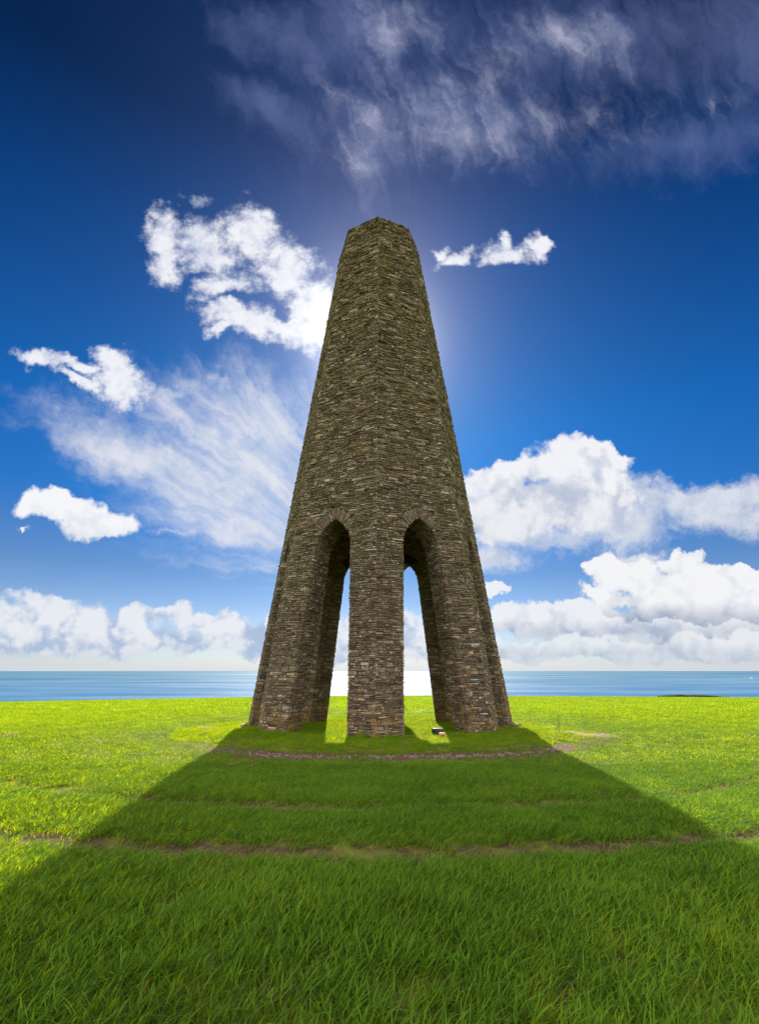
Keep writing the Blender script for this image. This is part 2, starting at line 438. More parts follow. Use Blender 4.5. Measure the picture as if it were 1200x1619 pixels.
nbig = g.noise(g.mapping(P, scl=(0.00016, 0.00045, 1)), 1.0, 6, 0.6)
w1 = g.noise(g.mapping(P, scl=(0.03, 0.06, 1)), 1.0, 5, 0.6)
w2 = g.noise(g.mapping(P, scl=(0.006, 0.014, 1)), 1.0, 5, 0.6)
nf_ = g.step(y, 500.0, 9000.0)
cc = g.mix(g.step(band, 0.35, 0.68), (0.022, 0.074, 0.138), (0.042, 0.108, 0.170))  # sky reflection partly put into the diffuse blue, paler in the lanes
cc = g.mix(nf_, g.mix(0.6, cc, (0.011, 0.076, 0.182)), cc)
h = w1 * 1.0 + w2 * 3.0
n = g.bump(h, 0.6, 6.0)
df = g.new('ShaderNodeBsdfDiffuse'); g.put(df.inputs['Color'], cc)
gs = g.new('ShaderNodeBsdfAnisotropic'); g.put(gs.inputs['Roughness'], g.lin(band, 0.3, 0.7, 0.40, 0.55)); g.put(gs.inputs['Normal'], n); g.put(gs.inputs['Color'], (1, 1, 1))
mx = g.new('ShaderNodeMixShader'); g.put(mx.inputs[0], g.lin(band, 0.3, 0.7, 0.026, 0.070))
g.L.new(df.outputs[0], mx.inputs[1]); g.L.new(gs.outputs[0], mx.inputs[2]); g.L.new(mx.outputs[0], out.inputs['Surface'])
sea = mesh_obj('sea', vs, fs, m); sea['kind'] = 'structure'

# ------------------------------------------------------------------ tower geometry
RB, RT, HT = 7.2, 2.15, 25.35
ROT = math.radians(-1.36)
LEGW = 1.27                      # half a leg, measured along its face
ZS, RISE = 8.15, 1.38            # springing and rise of the pointed arches
THK = 1.3
def RR(z): return RB + (RT - RB) * z / HT
def thick(z): return THK + (0.75 - THK) * max(0.0, min(1.0, (z - 8) / 17))
T22 = math.tan(math.radians(22.5)); C22 = math.cos(math.radians(22.5)); S22 = math.sin(math.radians(22.5))
def side(z): return 2 * RR(z) * S22
def face_frame(j):
    a = math.radians(-90 + 45 * j + 22.5) + ROT
    n = (math.cos(a), math.sin(a)); t = (-math.sin(a), math.cos(a))
    return n, t
FR = [face_frame(j) for j in range(8)]
A0 = side(ZS) / 2 - LEGW
RA = (A0 * A0 + RISE * RISE) / (2 * A0)
def arch_hw(z):
    if z < ZS: return side(z) / 2 - LEGW
    q = RA * RA - (z - ZS) ** 2
    if q <= 0: return 0.0
    return max(0.0, math.sqrt(q) - (RA - A0))
APEX = ZS + RISE
# voussoir fan
TH0 = math.radians(33); THA = math.acos((RA - A0) / RA); VL = 0.52
def fan(t, ln=VL):
    """t 0..1 along the arch from springing to apex -> intrados point, extrados point (s >= 0)"""
    th = TH0 + (THA - TH0) * t
    i = (RA * math.cos(th) - (RA - A0), ZS + RA * math.sin(th))
    dn = th + (math.pi / 2 - th) * t ** 1.6 * 0.92
    return i, (i[0] + ln * math.cos(dn), i[1] + ln * math.sin(dn))
_ext = [fan(k / 60)[1] for k in range(61)]
EZ0, EZ1 = _ext[0][1], _ext[-1][1]
def ext_hw(z):
    if z <= _ext[0][1]: return arch_hw(z)
    if z >= EZ1: return 0.0
    for a, b in zip(_ext, _ext[1:]):
        if a[1] <= z <= b[1]:
            f = (z - a[1]) / max(1e-6, b[1] - a[1]); return a[0] + (b[0] - a[0]) * f
    return 0.0
def face_pt(j, s, z, d):
    (nx_, ny_), (tx, ty) = FR[j]
    ap = RR(z) * C22 + d
    x = nx_ * ap + tx * s; y = ny_ * ap + ty * s
    wz = 0.022 * math.sin(0.9 * s + 2.1 * z + 1.7 * j) + 0.014 * math.sin(2.3 * s - 1.1 * z + j)
    return (x, y, z + wz)

class Bag:
    def __init__(s): s.v = []; s.f = []; s.t = []; s.t2 = []
    def add(s, V, Fc, tone, tone2):
        b = len(s.v); s.v += V; s.f += [tuple(b + i for i in f) for f in Fc]
        s.t += [tone] * len(V); s.t2 += [tone2] * len(V)
FC = [(0, 1, 2, 3), (4, 5, 1, 0), (5, 6, 2, 1), (6, 7, 3, 2), (7, 4, 0, 3), (8, 9, 5, 4), (9, 10, 6, 5), (10, 11, 7, 6), (11, 8, 4, 7)]
STONES = []                       # (verts, faces, tone, tone2, kind, face)
rnd = random.Random(5)
def stone(mp, quad, pf, pb, kind, j, jit=0.010, flip=False):
    """quad: 4 (u, z) corners counter-clockwise seen from outside; mp(u, z, p) -> point"""
    cu = sum(q[0] for q in quad) / 4; cz = sum(q[1] for q in quad) / 4
    J = lambda a=jit: rnd.uniform(-a, a)
    zj = 0.14 * abs(quad[3][1] - quad[0][1]) if kind != 'arch' else jit
    Q = [(u + J(), z + J(zj)) for u, z in quad]
    wu = abs(quad[1][0] - quad[0][0]) + abs(quad[2][0] - quad[3][0]); hz = abs(quad[3][1] - quad[0][1]) + abs(quad[2][1] - quad[1][1])
    fi = []
    tilt_u, tilt_z = J(0.014), J(0.014)
    for (u, z) in Q:
        L = math.hypot(u - cu, z - cz) + 1e-6
        k = rnd.uniform(0.010, 0.028)
        su = 1 if u > cu else -1; sz = 1 if z > cz else -1
        uu = u - su * min(k, abs(u - cu) * 0.4); zz = z - sz * min(k, abs(z - cz) * 0.4)
        fi.append(mp(uu, zz, pf + su * tilt_u + sz * tilt_z + J(0.006)))
    mid = [mp(u, z, pf - rnd.uniform(0.015, 0.03)) for u, z in Q]
    back = [mp(u, z, pb) for u, z in Q]
    V = fi + mid + back
    F_ = FC if not flip else [tuple(reversed(f)) for f in FC]
    STONES.append((V, F_, rnd.random() * (0.75 if kind == 'arch' else 1), rnd.random(), kind, j))

def courses(z0, z1):
    z = z0; out_ = []
    while z < z1:
        base = 0.15 - 0.045 * min(1.0, max(0.0, z) / 5.0)
        h = base * rnd.uniform(0.5, 1.25)
        if rnd.random() < 0.08: h *= 1.35
        out_.append((z, min(z + h, z1))); z += h
    return out_
def run(a, b, lo=0.10, hi=0.52):
    """cut the interval a..b into stone lengths"""
    out_ = []; p = a
    while p < b - 0.05:
        l = lo + (hi - lo) * rnd.random() ** 1.6
        if b - (p + l) < lo * 0.8: l = b - p
        out_.append((p, min(b, p + l))); p += l
    return out_
G_ = 0.008
ALLC = courses(-0.9, HT)
for j in range(8):
    n_, t_ = FR[j]
    front_ish = n_[1] < 0.45
    mp = lambda u, z, p, j=j: face_pt(j, u, z, p)
    for (z0, z1) in ALLC:
        zm = (z0 + z1) / 2
        hs0, hs1 = side(z0) / 2, side(z1) / 2
        if zm < EZ0: e0 = arch_hw(z0); e1 = arch_hw(z1); inner = True
        elif zm < EZ1: e0 = ext_hw(z0); e1 = ext_hw(z1) if z1 < EZ1 else ext_hw(EZ1 - .01); inner = True
        else: inner = False
        hs = (hs0 + hs1) / 2
        ivs = []
        jag = lambda: rnd.uniform(-0.012, 0.016)
        if inner:
            ee = (e0 + e1) / 2
            ivs = [(-hs - jag(), -ee), (ee, hs + jag())]
        else: ivs = [(-hs - jag(), hs + jag())]
        for (a, b) in ivs:
            if b - a < 0.06: continue
            for (s0, s1) in run(a, b):
                def fx(s, zq, iszero):
                    # follow the lean of corners and arch edges
                    if abs(s - a) < 1e-6 or abs(s - b) < 1e-6:
                        if abs(abs(s) - hs) < 0.05: return s + math.copysign(side(zq) / 2 - hs, s)
                        if inner:
                            e = e0 if iszero else e1
                            return s + math.copysign(e - ee, s) + rnd.uniform(-0.012, 0.012)
                    return s
                splits = [(z0, z1)]
                if z1 - z0 > 0.09 and rnd.random() < 0.55:
                    k = z0 + (z1 - z0) * rnd.uniform(0.35, 0.65); splits = [(z0, k), (k, z1)]
                for (q0, q1) in splits:
                    pr = rnd.gauss(0.0, 0.013)
                    if rnd.random() < 0.03: pr += rnd.uniform(0.02, 0.04)
                    quad = [(fx(s0, q0, q0 == z0) + G_, q0 + G_), (fx(s1, q0, q0 == z0) - G_, q0 + G_),
                            (fx(s1, q1, q1 == z0) - G_, q1 - G_), (fx(s0, q1, q1 == z0) + G_, q1 - G_)]
                    stone(mp, quad, pr, -0.16 if not inner else -0.24, 'face', j)
    # voussoirs, in three rings through the wall
    th = thick(ZS)
    cuts = [(0.015, -0.45), (-0.46, -0.88), (-0.89, -th)]
    for sd in (-1, 1):
        for ci, (pf, pb) in enumerate(cuts):
            n = 20; ts = [0.0]
            for k in range(n): ts.append(ts[-1] + rnd.uniform(0.6, 1.4))
            ts = [q / ts[-1] for q in ts]
            for k in range(n):
                ln = VL * rnd.uniform(0.82, 1.12)
                i0, o0 = fan(ts[k] + 0.006, ln); i1, o1 = fan(ts[k + 1] - 0.006, ln)
                q = [i0, o0, o1, i1]
                if sd < 0: q = [(-i0[0], i0[1]), (-i1[0], i1[1]), (-o1[0], o1[1]), (-o0[0], o0[1])]
                stone(mp, q, pf + rnd.gauss(0, 0.024), pb, 'arch' if ci == 0 else 'soffit', j, 0.006)
    # jambs
    for sd in (-1, 1):
        def mj(u, z, p, j=j, sd=sd):
            s = sd * (arch_hw(z) - p)
            return face_pt(j, s, z, -u)
        for (z0, z1) in courses(-0.9, EZ0):
            for (u0, u1) in run(rnd.uniform(0.22, 0.27), THK + rnd.uniform(-0.02, 0.02), 0.16, 0.6):
                q = [(u0 + G_, z0 + G_), (u1 - G_, z0 + G_), (u1 - G_, z1 - G_), (u0 + G_, z1 - G_)]
                stone(mj, q, rnd.gauss(0.004, 0.014), -0.14, 'jamb', j, flip=(sd > 0))
    # inside of the wall
    mi = lambda u, z, p, j=j: face_pt(j, u, z, -thick(z) - p)
    for (z0, z1) in courses(-0.9, 12.5):
        zm = (z0 + z1) / 2
        si = (RR(zm) * C22 - thick(zm)) * T22
        e = arch_hw(zm) if zm < EZ0 else (ext_hw(zm) if zm < EZ1 else 0)
        ivs = [(-si, -e), (e, si)] if e > 0 else [(-si, si)]
        for a, b in ivs:
            if b - a < 0.1: continue
            for (u0, u1) in run(a, b, 0.2, 0.8):
                q = [(u0 + G_, z0 + G_), (u1 - G_, z0 + G_), (u1 - G_, z1 - G_), (u0 + G_, z1 - G_)]
                stone(mi, q, rnd.gauss(0.0, 0.014), -0.14, 'inner', j, flip=True)
# coping stones round the rim
def cop_map(j): return lambda u, z, p: face_pt(j, u, HT, p)[:2] + (z,)
for j in range(8):
    hs = side(HT) / 2
    for (u0, u1) in run(-hs - 0.02, hs + 0.02, 0.2, 0.5):
        zt = HT + rnd.uniform(0.02, 0.07)
        q = [(u0 + G_, HT + 0.004), (u1 - G_, HT + 0.004), (u1 - G_, zt), (u0 + G_, zt + rnd.uniform(-.02, .02))]
        stone(cop_map(j), q, rnd.uniform(-0.03, 0.03), -0.5, 'face', j)

m, g, out = material('slate_rubble')
geo = g.new('ShaderNodeNewGeometry'); P = S(g, geo.outputs['Position'])
tone = S(g, g.new('ShaderNodeAttribute', attribute_name='tone').outputs['Fac'])
tone2 = S(g, g.new('ShaderNodeAttribute', attribute_name='hue').outputs['Fac'])
x, y, z = g.sep(P)
c = g.ramp(tone, [(0.0, (0.115, 0.090, 0.064)), (0.3, (0.180, 0.147, 0.104)), (0.6, (0.230, 0.193, 0.138)), (0.85, (0.28, 0.245, 0.185)), (0.95, (0.38, 0.35, 0.28)), (0.98, (0.58, 0.55, 0.47))])
low = g.step(z + (g.noise(P, 0.5, 3) - 0.5) * 4, 8.5, 1.0)
pur = g.ramp(tone2, [(0.0, (0.80, 0.88, 1.15)), (0.3, (1.15, 0.86, 0.80)), (0.65, (0.98, 0.95, 1.05)), (1.0, (1.25, 0.98, 0.62))])
c = g.mix(0.45 + low * 0.55, c, g.mix(1.0, c, pur, 'MULTIPLY'))
PS = g.mapping(P, scl=(1, 1, 3.5))
gr = g.noise(PS, 7.0, 8, 0.68)
c = g.mix(1.0, c, (0.665, 0.64, 0.60), 'MULTIPLY')
c = g.mix(1.0, c, g.ramp(gr, [(0.25, (0.42, 0.41, 0.40)), (0.75, (1.5, 1.48, 1.42))]), 'MULTIPLY')
big = g.noise(P, 0.7, 4, 0.6)
c = g.mix(g.step(big, 0.42, 0.72) * 0.32, c, (0.15, 0.130, 0.065))  # olive algae in broad patches
c = g.mix(g.step(z, 7.0, 24.0) * 0.45, c, g.mix(1.0, c, (0.62, 0.58, 0.48), 'MULTIPLY'))       # stone darker and browner towards the top
lich = g.step(g.noise(P, 11.0, 5, 0.65) + g.step(tone2, 0.6, 1.0) * 0.07, 0.61, 0.67)
c = g.mix(lich * 0.8, c, (0.50, 0.52, 0.46))
l2 = g.step(g.noise(g.vmath('ADD', P, (9, 4, 2)), 5.0, 6, 0.65), 0.66, 0.72)
c = g.mix(l2 * 0.55, c, (0.33, 0.38, 0.31))
ox = g.step(g.noise(g.vmath('ADD', P, (3, 7, 1)), 3.0, 6, 0.7) + g.step(z, 2.6, 0.0) * 0.12, 0.58, 0.68)
c = g.mix(ox * 0.6, c, (0.32, 0.185, 0.035))
hgt = g.noise(PS, 14.0, 8, 0.7)
principled(g, out, c, 0.9, g.bump(hgt + g.vor(PS, 9.0) * 0.5, 0.9, 0.035), spec=0.2)
M_STONE = m
m, g, out = material('earth_mortar')
geo = g.new('ShaderNodeNewGeometry'); P = S(g, geo.outputs['Position'])
principled(g, out, g.ramp(g.noise(P, 12, 5), [(0.3, (0.055, 0.045, 0.034)), (0.7, (0.11, 0.09, 0.068))]), 0.95, g.bump(g.noise(P, 20, 6), 0.6, 0.02), spec=0.1)
M_MORTAR = m

tower = empty('stone_tower', (0, 0, 0), 'tall tapering eight-sided tower of rough brown slate standing on pointed open arches in the field', 'tower')
# split off the stones that show largest
def screen(p):
    dy = p[1] + D_CAM
    return 600 + 720 * p[0] / dy, 1061 - 720 * (p[2] - EYE) / dy
def area(st):
    V = st[0]
    pts = [screen(V[i]) for i in range(4)]
    a = 0
    for i in range(4):
        x0, y0 = pts[i]; x1, y1 = pts[(i + 1) % 4]; a += x0 * y1 - x1 * y0
    return -a / 2      # counter-clockwise on an upward axis is negative here
singles = {}
cand = sorted(((abs(area(s)), i) for i, s in enumerate(STONES) if s[4] == 'face' and s[5] in (0, 7) and min(v[2] for v in s[0]) > 0.12), reverse=True)[:300]
for a_, i in cand: singles[i] = 'stone'
for i, s in enumerate(STONES):
    if s[4] == 'arch' and s[5] in (0, 7): singles[i] = 'arch_stone'
bagf, bagi = Bag(), Bag()
for i, st in enumerate(STONES):
    if i in singles:
        V, Fc, t1, t2, kd, j = st
        c0 = tuple(sum(v[k] for v in V) / len(V) for k in range(3))
        o = mesh_obj(singles[i], [tuple(v[k] - c0[k] for k in range(3)) for v in V], Fc, M_STONE, tower, attr={'tone': [t1] * 12, 'hue': [t2] * 12})
        o.location = c0
    else:
        (bagi if st[4] in ('inner', 'soffit') else bagf).add(st[0], st[1], st[2], st[3])
o = mesh_obj('slate_courses', bagf.v, bagf.f, M_STONE, tower, attr={'tone': bagf.t, 'hue': bagf.t2}); o['kind'] = 'stuff'
o = mesh_obj('inner_courses', bagi.v, bagi.f, M_STONE, tower, attr={'tone': bagi.t, 'hue': bagi.t2}); o['kind'] = 'stuff'

# mortar core behind the stones
cv, cf = [], []
def cq(a, b, c_, d_):
    b0 = len(cv); cv.extend([a, b, c_, d_]); cf.append((b0, b0 + 1, b0 + 2, b0 + 3))
zl = list(np.linspace(-1.0, ZS, 18)) + list(np.linspace(ZS + .1, APEX - .02, 14)) + list(np.linspace(APEX + .02, HT - .01, 24))
REC = 0.05
def hwc(z): return arch_hw(z) + (REC if z < APEX else 0) if z < APEX else 0.0
for j in range(8):
    for z0, z1 in zip(zl, zl[1:]):
        for sd in (-1, 1):
            def pt(z, edge, inner):
                if inner:
                    d = -thick(z) + REC; half = (RR(z) * C22 + d) * T22
                else:
                    d = -REC; half = (RR(z) * C22 + d) * T22
                s = hwc(z) if edge else half
                (nx_, ny_), (tx, ty) = FR[j]
                ap = RR(z) * C22 + d
                return (nx_ * ap + tx * s * sd, ny_ * ap + ty * s * sd, z)
            cq(pt(z0, 1, 0), pt(z0, 0, 0), pt(z1, 0, 0), pt(z1, 1, 0))
            cq(pt(z0, 1, 1), pt(z0, 0, 1), pt(z1, 0, 1), pt(z1, 1, 1))
            if z0 < APEX: cq(pt(z0, 1, 0), pt(z0, 1, 1), pt(z1, 1, 1), pt(z1, 1, 0))
cap = [face_pt(j, -side(HT) / 2 + 0.05, HT, -0.06) for j in range(8)]
b0 = len(cv); cv.extend([(c_[0], c_[1], HT + 0.02) for c_ in cap]); cf.append(tuple(range(b0, b0 + 8)))
mesh_obj('mortar_core', cv, cf, M_MORTAR, tower)

# foot stones jutting from the rear piers
def rough_block(name, loc, size, rz, mat, parent, seed, sub=3):
    r_ = random.Random(seed)
    import bmesh
    bm = bmesh.new(); bmesh.ops.create_cube(bm, size=1.0)
    bmesh.ops.subdivide_edges(bm, edges=bm.edges[:], cuts=sub, use_grid_fill=True)
    for v in bm.verts:
        k = Vector(v.co)
        q = k.normalized() * 0.62
        v.co = k.lerp(q, 0.22)
        v.co = Vector((v.co.x * size[0], v.co.y * size[1], v.co.z * size[2])) + Vector([r_.uniform(-1, 1) * 0.03 * min(size) * 2 for _ in range(3)])
    me = bpy.data.meshes.new(name); bm.to_mesh(me); bm.free(); me.materials.append(mat)
    n_ = len(me.vertices)
    for k in ('tone', 'hue'):
        a = me.attributes.new(k, 'FLOAT', 'POINT'); a.data.foreach_set('value', np.full(n_, r_.uniform(.1, .6), dtype=np.float32))
    o_ = link(bpy.data.objects.new(name, me), parent); o_.location = loc; o_.rotation_euler = (0, 0, rz)
    return o_
for jj, sd, seed in ((4, -1, 1), (3, 1, 2), ):
    p = face_pt(jj, sd * (arch_hw(0) - 0.05), -0.5, -0.9)
    n_, t_ = FR[jj]
    rough_block('foot_stone', (p[0], p[1], gz(p[0], p[1]) + 0.10), (0.75, 0.9, 0.26), math.atan2(t_[1], t_[0]), M_STONE, tower, seed)
for sx, seed in ((-1, 3), (1, 4)):
    rough_block('foot_stone', (sx * 7.0, -0.9, gz(sx * 7.0, -0.9) + 0.06), (0.5, 0.9, 0.3), 0.2, M_STONE, tower, seed)

# ------------------------------------------------------------------ leaf materials
def leaf_material(name, dark, light, yellow, transl=0.5, rough=0.42, spec=0.5, dry=0.03):
    m, g, out = material(name)
    oi = g.new('ShaderNodeObjectInfo')
    rn = S(g, oi.outputs['Random'])
    at = S(g, g.new('ShaderNodeAttribute', attribute_name='tone').outputs['Fac'])
    geo = g.new('ShaderNodeNewGeometry'); P = S(g, geo.outputs['Position'])
    nb = g.noise(P, 0.35, 4, 0.6)
    c = g.mix(g.step(at * 0.75 + nb * 0.45, 0.12, 0.98), dark, light)
    c = g.mix(g.step(rn + (nb - 0.5) * 0.8, 0.55, 1.1) * 0.7, c, yellow)
    c = g.mix(g.step(at, 1.0 - dry, 1.0 - dry * 0.5), c, (0.42, 0.33, 0.13))
    b = g.new('ShaderNodeBsdfPrincipled')
    g.put(b.inputs['Base Color'], c); b.inputs['Roughness'].default_value = rough; b.inputs['Specular IOR Level'].default_value = spec
    t = g.new('ShaderNodeBsdfTranslucent')
    g.put(t.inputs['Color'], g.mix(1.0, c, TRANS, 'MULTIPLY'))
    mx = g.new('ShaderNodeMixShader'); mx.inputs[0].default_value = transl
    g.L.new(b.outputs[0], mx.inputs[1]); g.L.new(t.outputs[0], mx.inputs[2]); g.L.new(mx.outputs[0], out.inputs['Surface'])
    return m
TRANS = (3.45, 2.02, 0.04)
M_WHEAT = leaf_material('cereal_leaf', (0.032, 0.090, 0.012), (0.138, 0.285, 0.030), (0.18, 0.31, 0.032), 0.56, 0.7, 0.04, dry=0.008)
M_TURF = leaf_material('turf_leaf', (0.050, 0.135, 0.012), (0.115, 0.245, 0.014), (0.19, 0.28, 0.025), 0.55, 0.7, 0.05, dry=0.012)

SRC = bpy.data.collections.new('grass_sources')           # never linked: only feeds the scatter
def clump(name, n, radius, hgt, wid, mat, lean, seed, segs=3, wind=0.75):
    r_ = random.Random(seed)
    V, Fc, T = [], [], []
    for b in range(n):
        a = r_.uniform(0, 6.283); q = radius * math.sqrt(r_.random())
        bx, by = q * math.cos(a), q * math.sin(a)
        h = hgt * r_.uniform(0.55, 1.15); w = wid * r_.uniform(0.7, 1.2)
        # bending direction: mostly down wind
        da = r_.gauss(0.25, 0.9) if r_.random() < wind else r_.uniform(0, 6.283)
        dx, dy = math.cos(da), math.sin(da)
        bend = lean * r_.uniform(0.4, 1.5)
        wa = da + math.pi / 2 + r_.uniform(-0.9, 0.9); wx, wy = math.cos(wa), math.sin(wa)
        b0 = len(V); t_ = r_.random()
        for k in range(segs):
            f = k / segs
            cx = bx + dx * h * bend * f ** 1.9; cy = by + dy * h * bend * f ** 1.9
            cz = h * (f - 0.32 * bend * f ** 2.4)
            ww = w * 0.5 * (1.0 - 0.35 * f)
            V += [(cx - wx * ww, cy - wy * ww, cz), (cx + wx * ww, cy + wy * ww, cz)]
            wa2 = r_.uniform(-0.25, 0.25); wx, wy = wx * math.cos(wa2) - wy * math.sin(wa2), wx * math.sin(wa2) + wy * math.cos(wa2)
        V.append((bx + dx * h * bend, by + dy * h * bend, h * (1 - 0.32 * bend)))
        for k in range(segs - 1):
            i = b0 + 2 * k; Fc.append((i, i + 1, i + 3, i + 2))
        i = b0 + 2 * (segs - 1); Fc.append((i, i + 1, i + 2))
        T += [t_] * (2 * segs + 1)
    me = bpy.data.meshes.new(name); me.from_pydata(V, [], Fc); me.materials.append(mat)
    at = me.attributes.new('tone', 'FLOAT', 'POINT'); at.data.foreach_set('value', np.asarray(T, dtype=np.float32))
    return bpy.data.objects.new(name, me)

def scatter(name, pts, rotz, scl, sources, kind='stuff', label=None, cat=None):
    """one object: points carrying instances of the sources (geometry nodes)"""
    coll = bpy.data.collections.new(name + '_sources')
    for s_ in sources: coll.objects.link(s_)
    n = len(pts)
    me = bpy.data.meshes.new(name)
    me.vertices.add(n); me.vertices.foreach_set('co', np.asarray(pts, dtype=np.float32).ravel())
    a = me.attributes.new('rz', 'FLOAT', 'POINT'); a.data.foreach_set('value', np.asarray(rotz, dtype=np.float32))
    a = me.attributes.new('sc', 'FLOAT_VECTOR', 'POINT'); a.data.foreach_set('vector', np.asarray(scl, dtype=np.float32).ravel())
    a = me.attributes.new('pick', 'INT', 'POINT'); a.data.foreach_set('value', RNG.integers(0, len(sources), n).astype(np.int32))
    me.update()
    ob = link(bpy.data.objects.new(name, me))
    ng = bpy.data.node_groups.new(name + '_scatter', 'GeometryNodeTree')
    ng.interface.new_socket('Geometry', in_out='INPUT', socket_type='NodeSocketGeometry')
    ng.interface.new_socket('Geometry', in_out='OUTPUT', socket_type='NodeSocketGeometry')
    N, L = ng.nodes, ng.links
    gi, go = N.new('NodeGroupInput'), N.new('NodeGroupOutput')
    ci = N.new('GeometryNodeCollectionInfo'); ci.inputs['Collection'].default_value = coll
    ci.inputs['Separate Children'].default_value = True; ci.inputs['Reset Children'].default_value = True
    ip = N.new('GeometryNodeInstanceOnPoints'); ip.inputs['Pick Instance'].default_value = True
    def attr(nm, typ):
        q = N.new('GeometryNodeInputNamedAttribute'); q.data_type = typ; q.inputs['Name'].default_value = nm
        return [o_ for o_ in q.outputs if o_.enabled][0]
    cx = N.new('ShaderNodeCombineXYZ'); L.new(attr('rz', 'FLOAT'), cx.inputs[2])
    L.new(gi.outputs[0], ip.inputs['Points']); L.new(ci.outputs[0], ip.inputs['Instance'])
    L.new(attr('pick', 'INT'), ip.inputs['Instance Index']); L.new(cx.outputs[0], ip.inputs['Rotation'])
    L.new(attr('sc', 'FLOAT_VECTOR'), ip.inputs['Scale'])
    L.new(ip.outputs[0], go.inputs[0])
    md = ob.modifiers.new('scatter', 'NODES'); md.node_group = ng
    ob['kind'] = kind
    if label: tag(ob, label, cat)
    return ob

def wedge(d0, d1, dens, margin=1.18, pad=1.5):
    """random points in the ground seen between two distances of the eye"""
    n = int(dens * ((margin * 0.84 * (d1 * d1 - d0 * d0)) + 2 * pad * (d1 - d0)))
    out_ = []
    dd = np.sqrt(RNG.uniform(d0 * d0, d1 * d1, int(n * 1.0)))
    hw = margin * 0.84 * dd + pad
    xx = RNG.uniform(-1, 1, len(dd)) * hw
    return xx, dd - D_CAM

def soil_keep(x, y):
    """fraction of cover that grows at a point"""
    r = np.hypot(x, y); an = np.arctan2(y, x)
    w = wob(x, y, 1.1)
    keep = np.ones_like(r)
    # wheelings, patchy
    for rt, st, ww in ((18.95, 1.0, 0.27), (16.75, 0.95, 0.22)):
        pat = 1.0 if rt > 18 else np.clip(0.92 + 0.7 * wob(x * 1.0 + rt, y, 1.3), 0, 1)
        keep *= 1 - st * pat * np.exp(-((r + 0.12 * wob(x, y, 0.6) - rt) / ww) ** 4)
    keep *= 1 - 0.85 * np.clip((wob(x * 1.7 + 3, y * 1.7, 3.3) * -1 - 0.75) * 3, 0, 1) * (np.hypot(x, y + D_CAM) > 9)
    # worn ring and pale bare patches
    rr = r + 0.35 * w
    aa = np.arctan2(x, -y)
    front_arc = 1 / (1 + np.exp((np.abs(aa - 0.12) - 0.62) / 0.06)) * np.clip(0.85 + 0.6 * wob(x + 5, y, 1.2), 0.1, 1) + 0.25 * np.clip(wob(x, y + 9, 1.0) * 2, 0, 1)
    front_arc = np.clip(front_arc, 0, 1)
    keep *= 1 - 0.96 * front_arc * np.exp(-((rr - 10.95) / (0.78 + 0.25 * w)) ** 4)
    for (cx, cy, sx, sy, a) in ((8.9, -4.9, 1.35, 1.0, -0.4), (2.0, -4.6, 1.2, .35, 0.1), (-8.6, -4.2, 0.8, 0.18, 0.15), (-7.9, -2.6, 0.9, 0.22, 0.3), (7.9, -6.2, 0.8, 0.18, 0.4)):
        dx = (x - cx) * math.cos(a) + (y - cy) * math.sin(a); dy = -(x - cx) * math.sin(a) + (y - cy) * math.cos(a)
        keep *= 1 - 0.97 * np.exp(-((dx / sx) ** 2 + (dy / sy) ** 2) ** 2 * 1.0 - 0.0) * np.clip(0.9 + 0.3 * w, 0, 1)
    return keep
def in_leg(x, y):
    """inside the masonry of a pier"""
    bad = np.zeros(x.shape, bool)
    for (n_, t_) in FR:
        dn = x * n_[0] + y * n_[1]; s = x * t_[0] + y * t_[1]
        bad |= (dn > RB * C22 - THK - 0.02) & (dn < RB * C22 + 0.04) & (np.abs(s) > side(0) / 2 - LEGW - 0.02) & (np.abs(s) < side(0) / 2 + 0.05)
    return bad

wheat_hi = [clump('wheat_clump', 26, 0.15, 0.215, 0.0100, M_WHEAT, 0.80, 100 + k, 4) for k in range(7)]
wheat_mid = [clump('wheat_clump', 22, 0.20, 0.205, 0.0140, M_WHEAT, 0.75, 200 + k, 3, 0.45) for k in range(5)]
wheat_far = [clump('wheat_clump', 18, 0.42, 0.22, 0.036, M_WHEAT, 0.6, 300 + k, 2, 0.3) for k in range(4)]
turf = [clump('turf_clump', 30, 0.16, 0.13, 0.008, M_TURF, 0.7, 400 + k, 3) for k in range(5)]

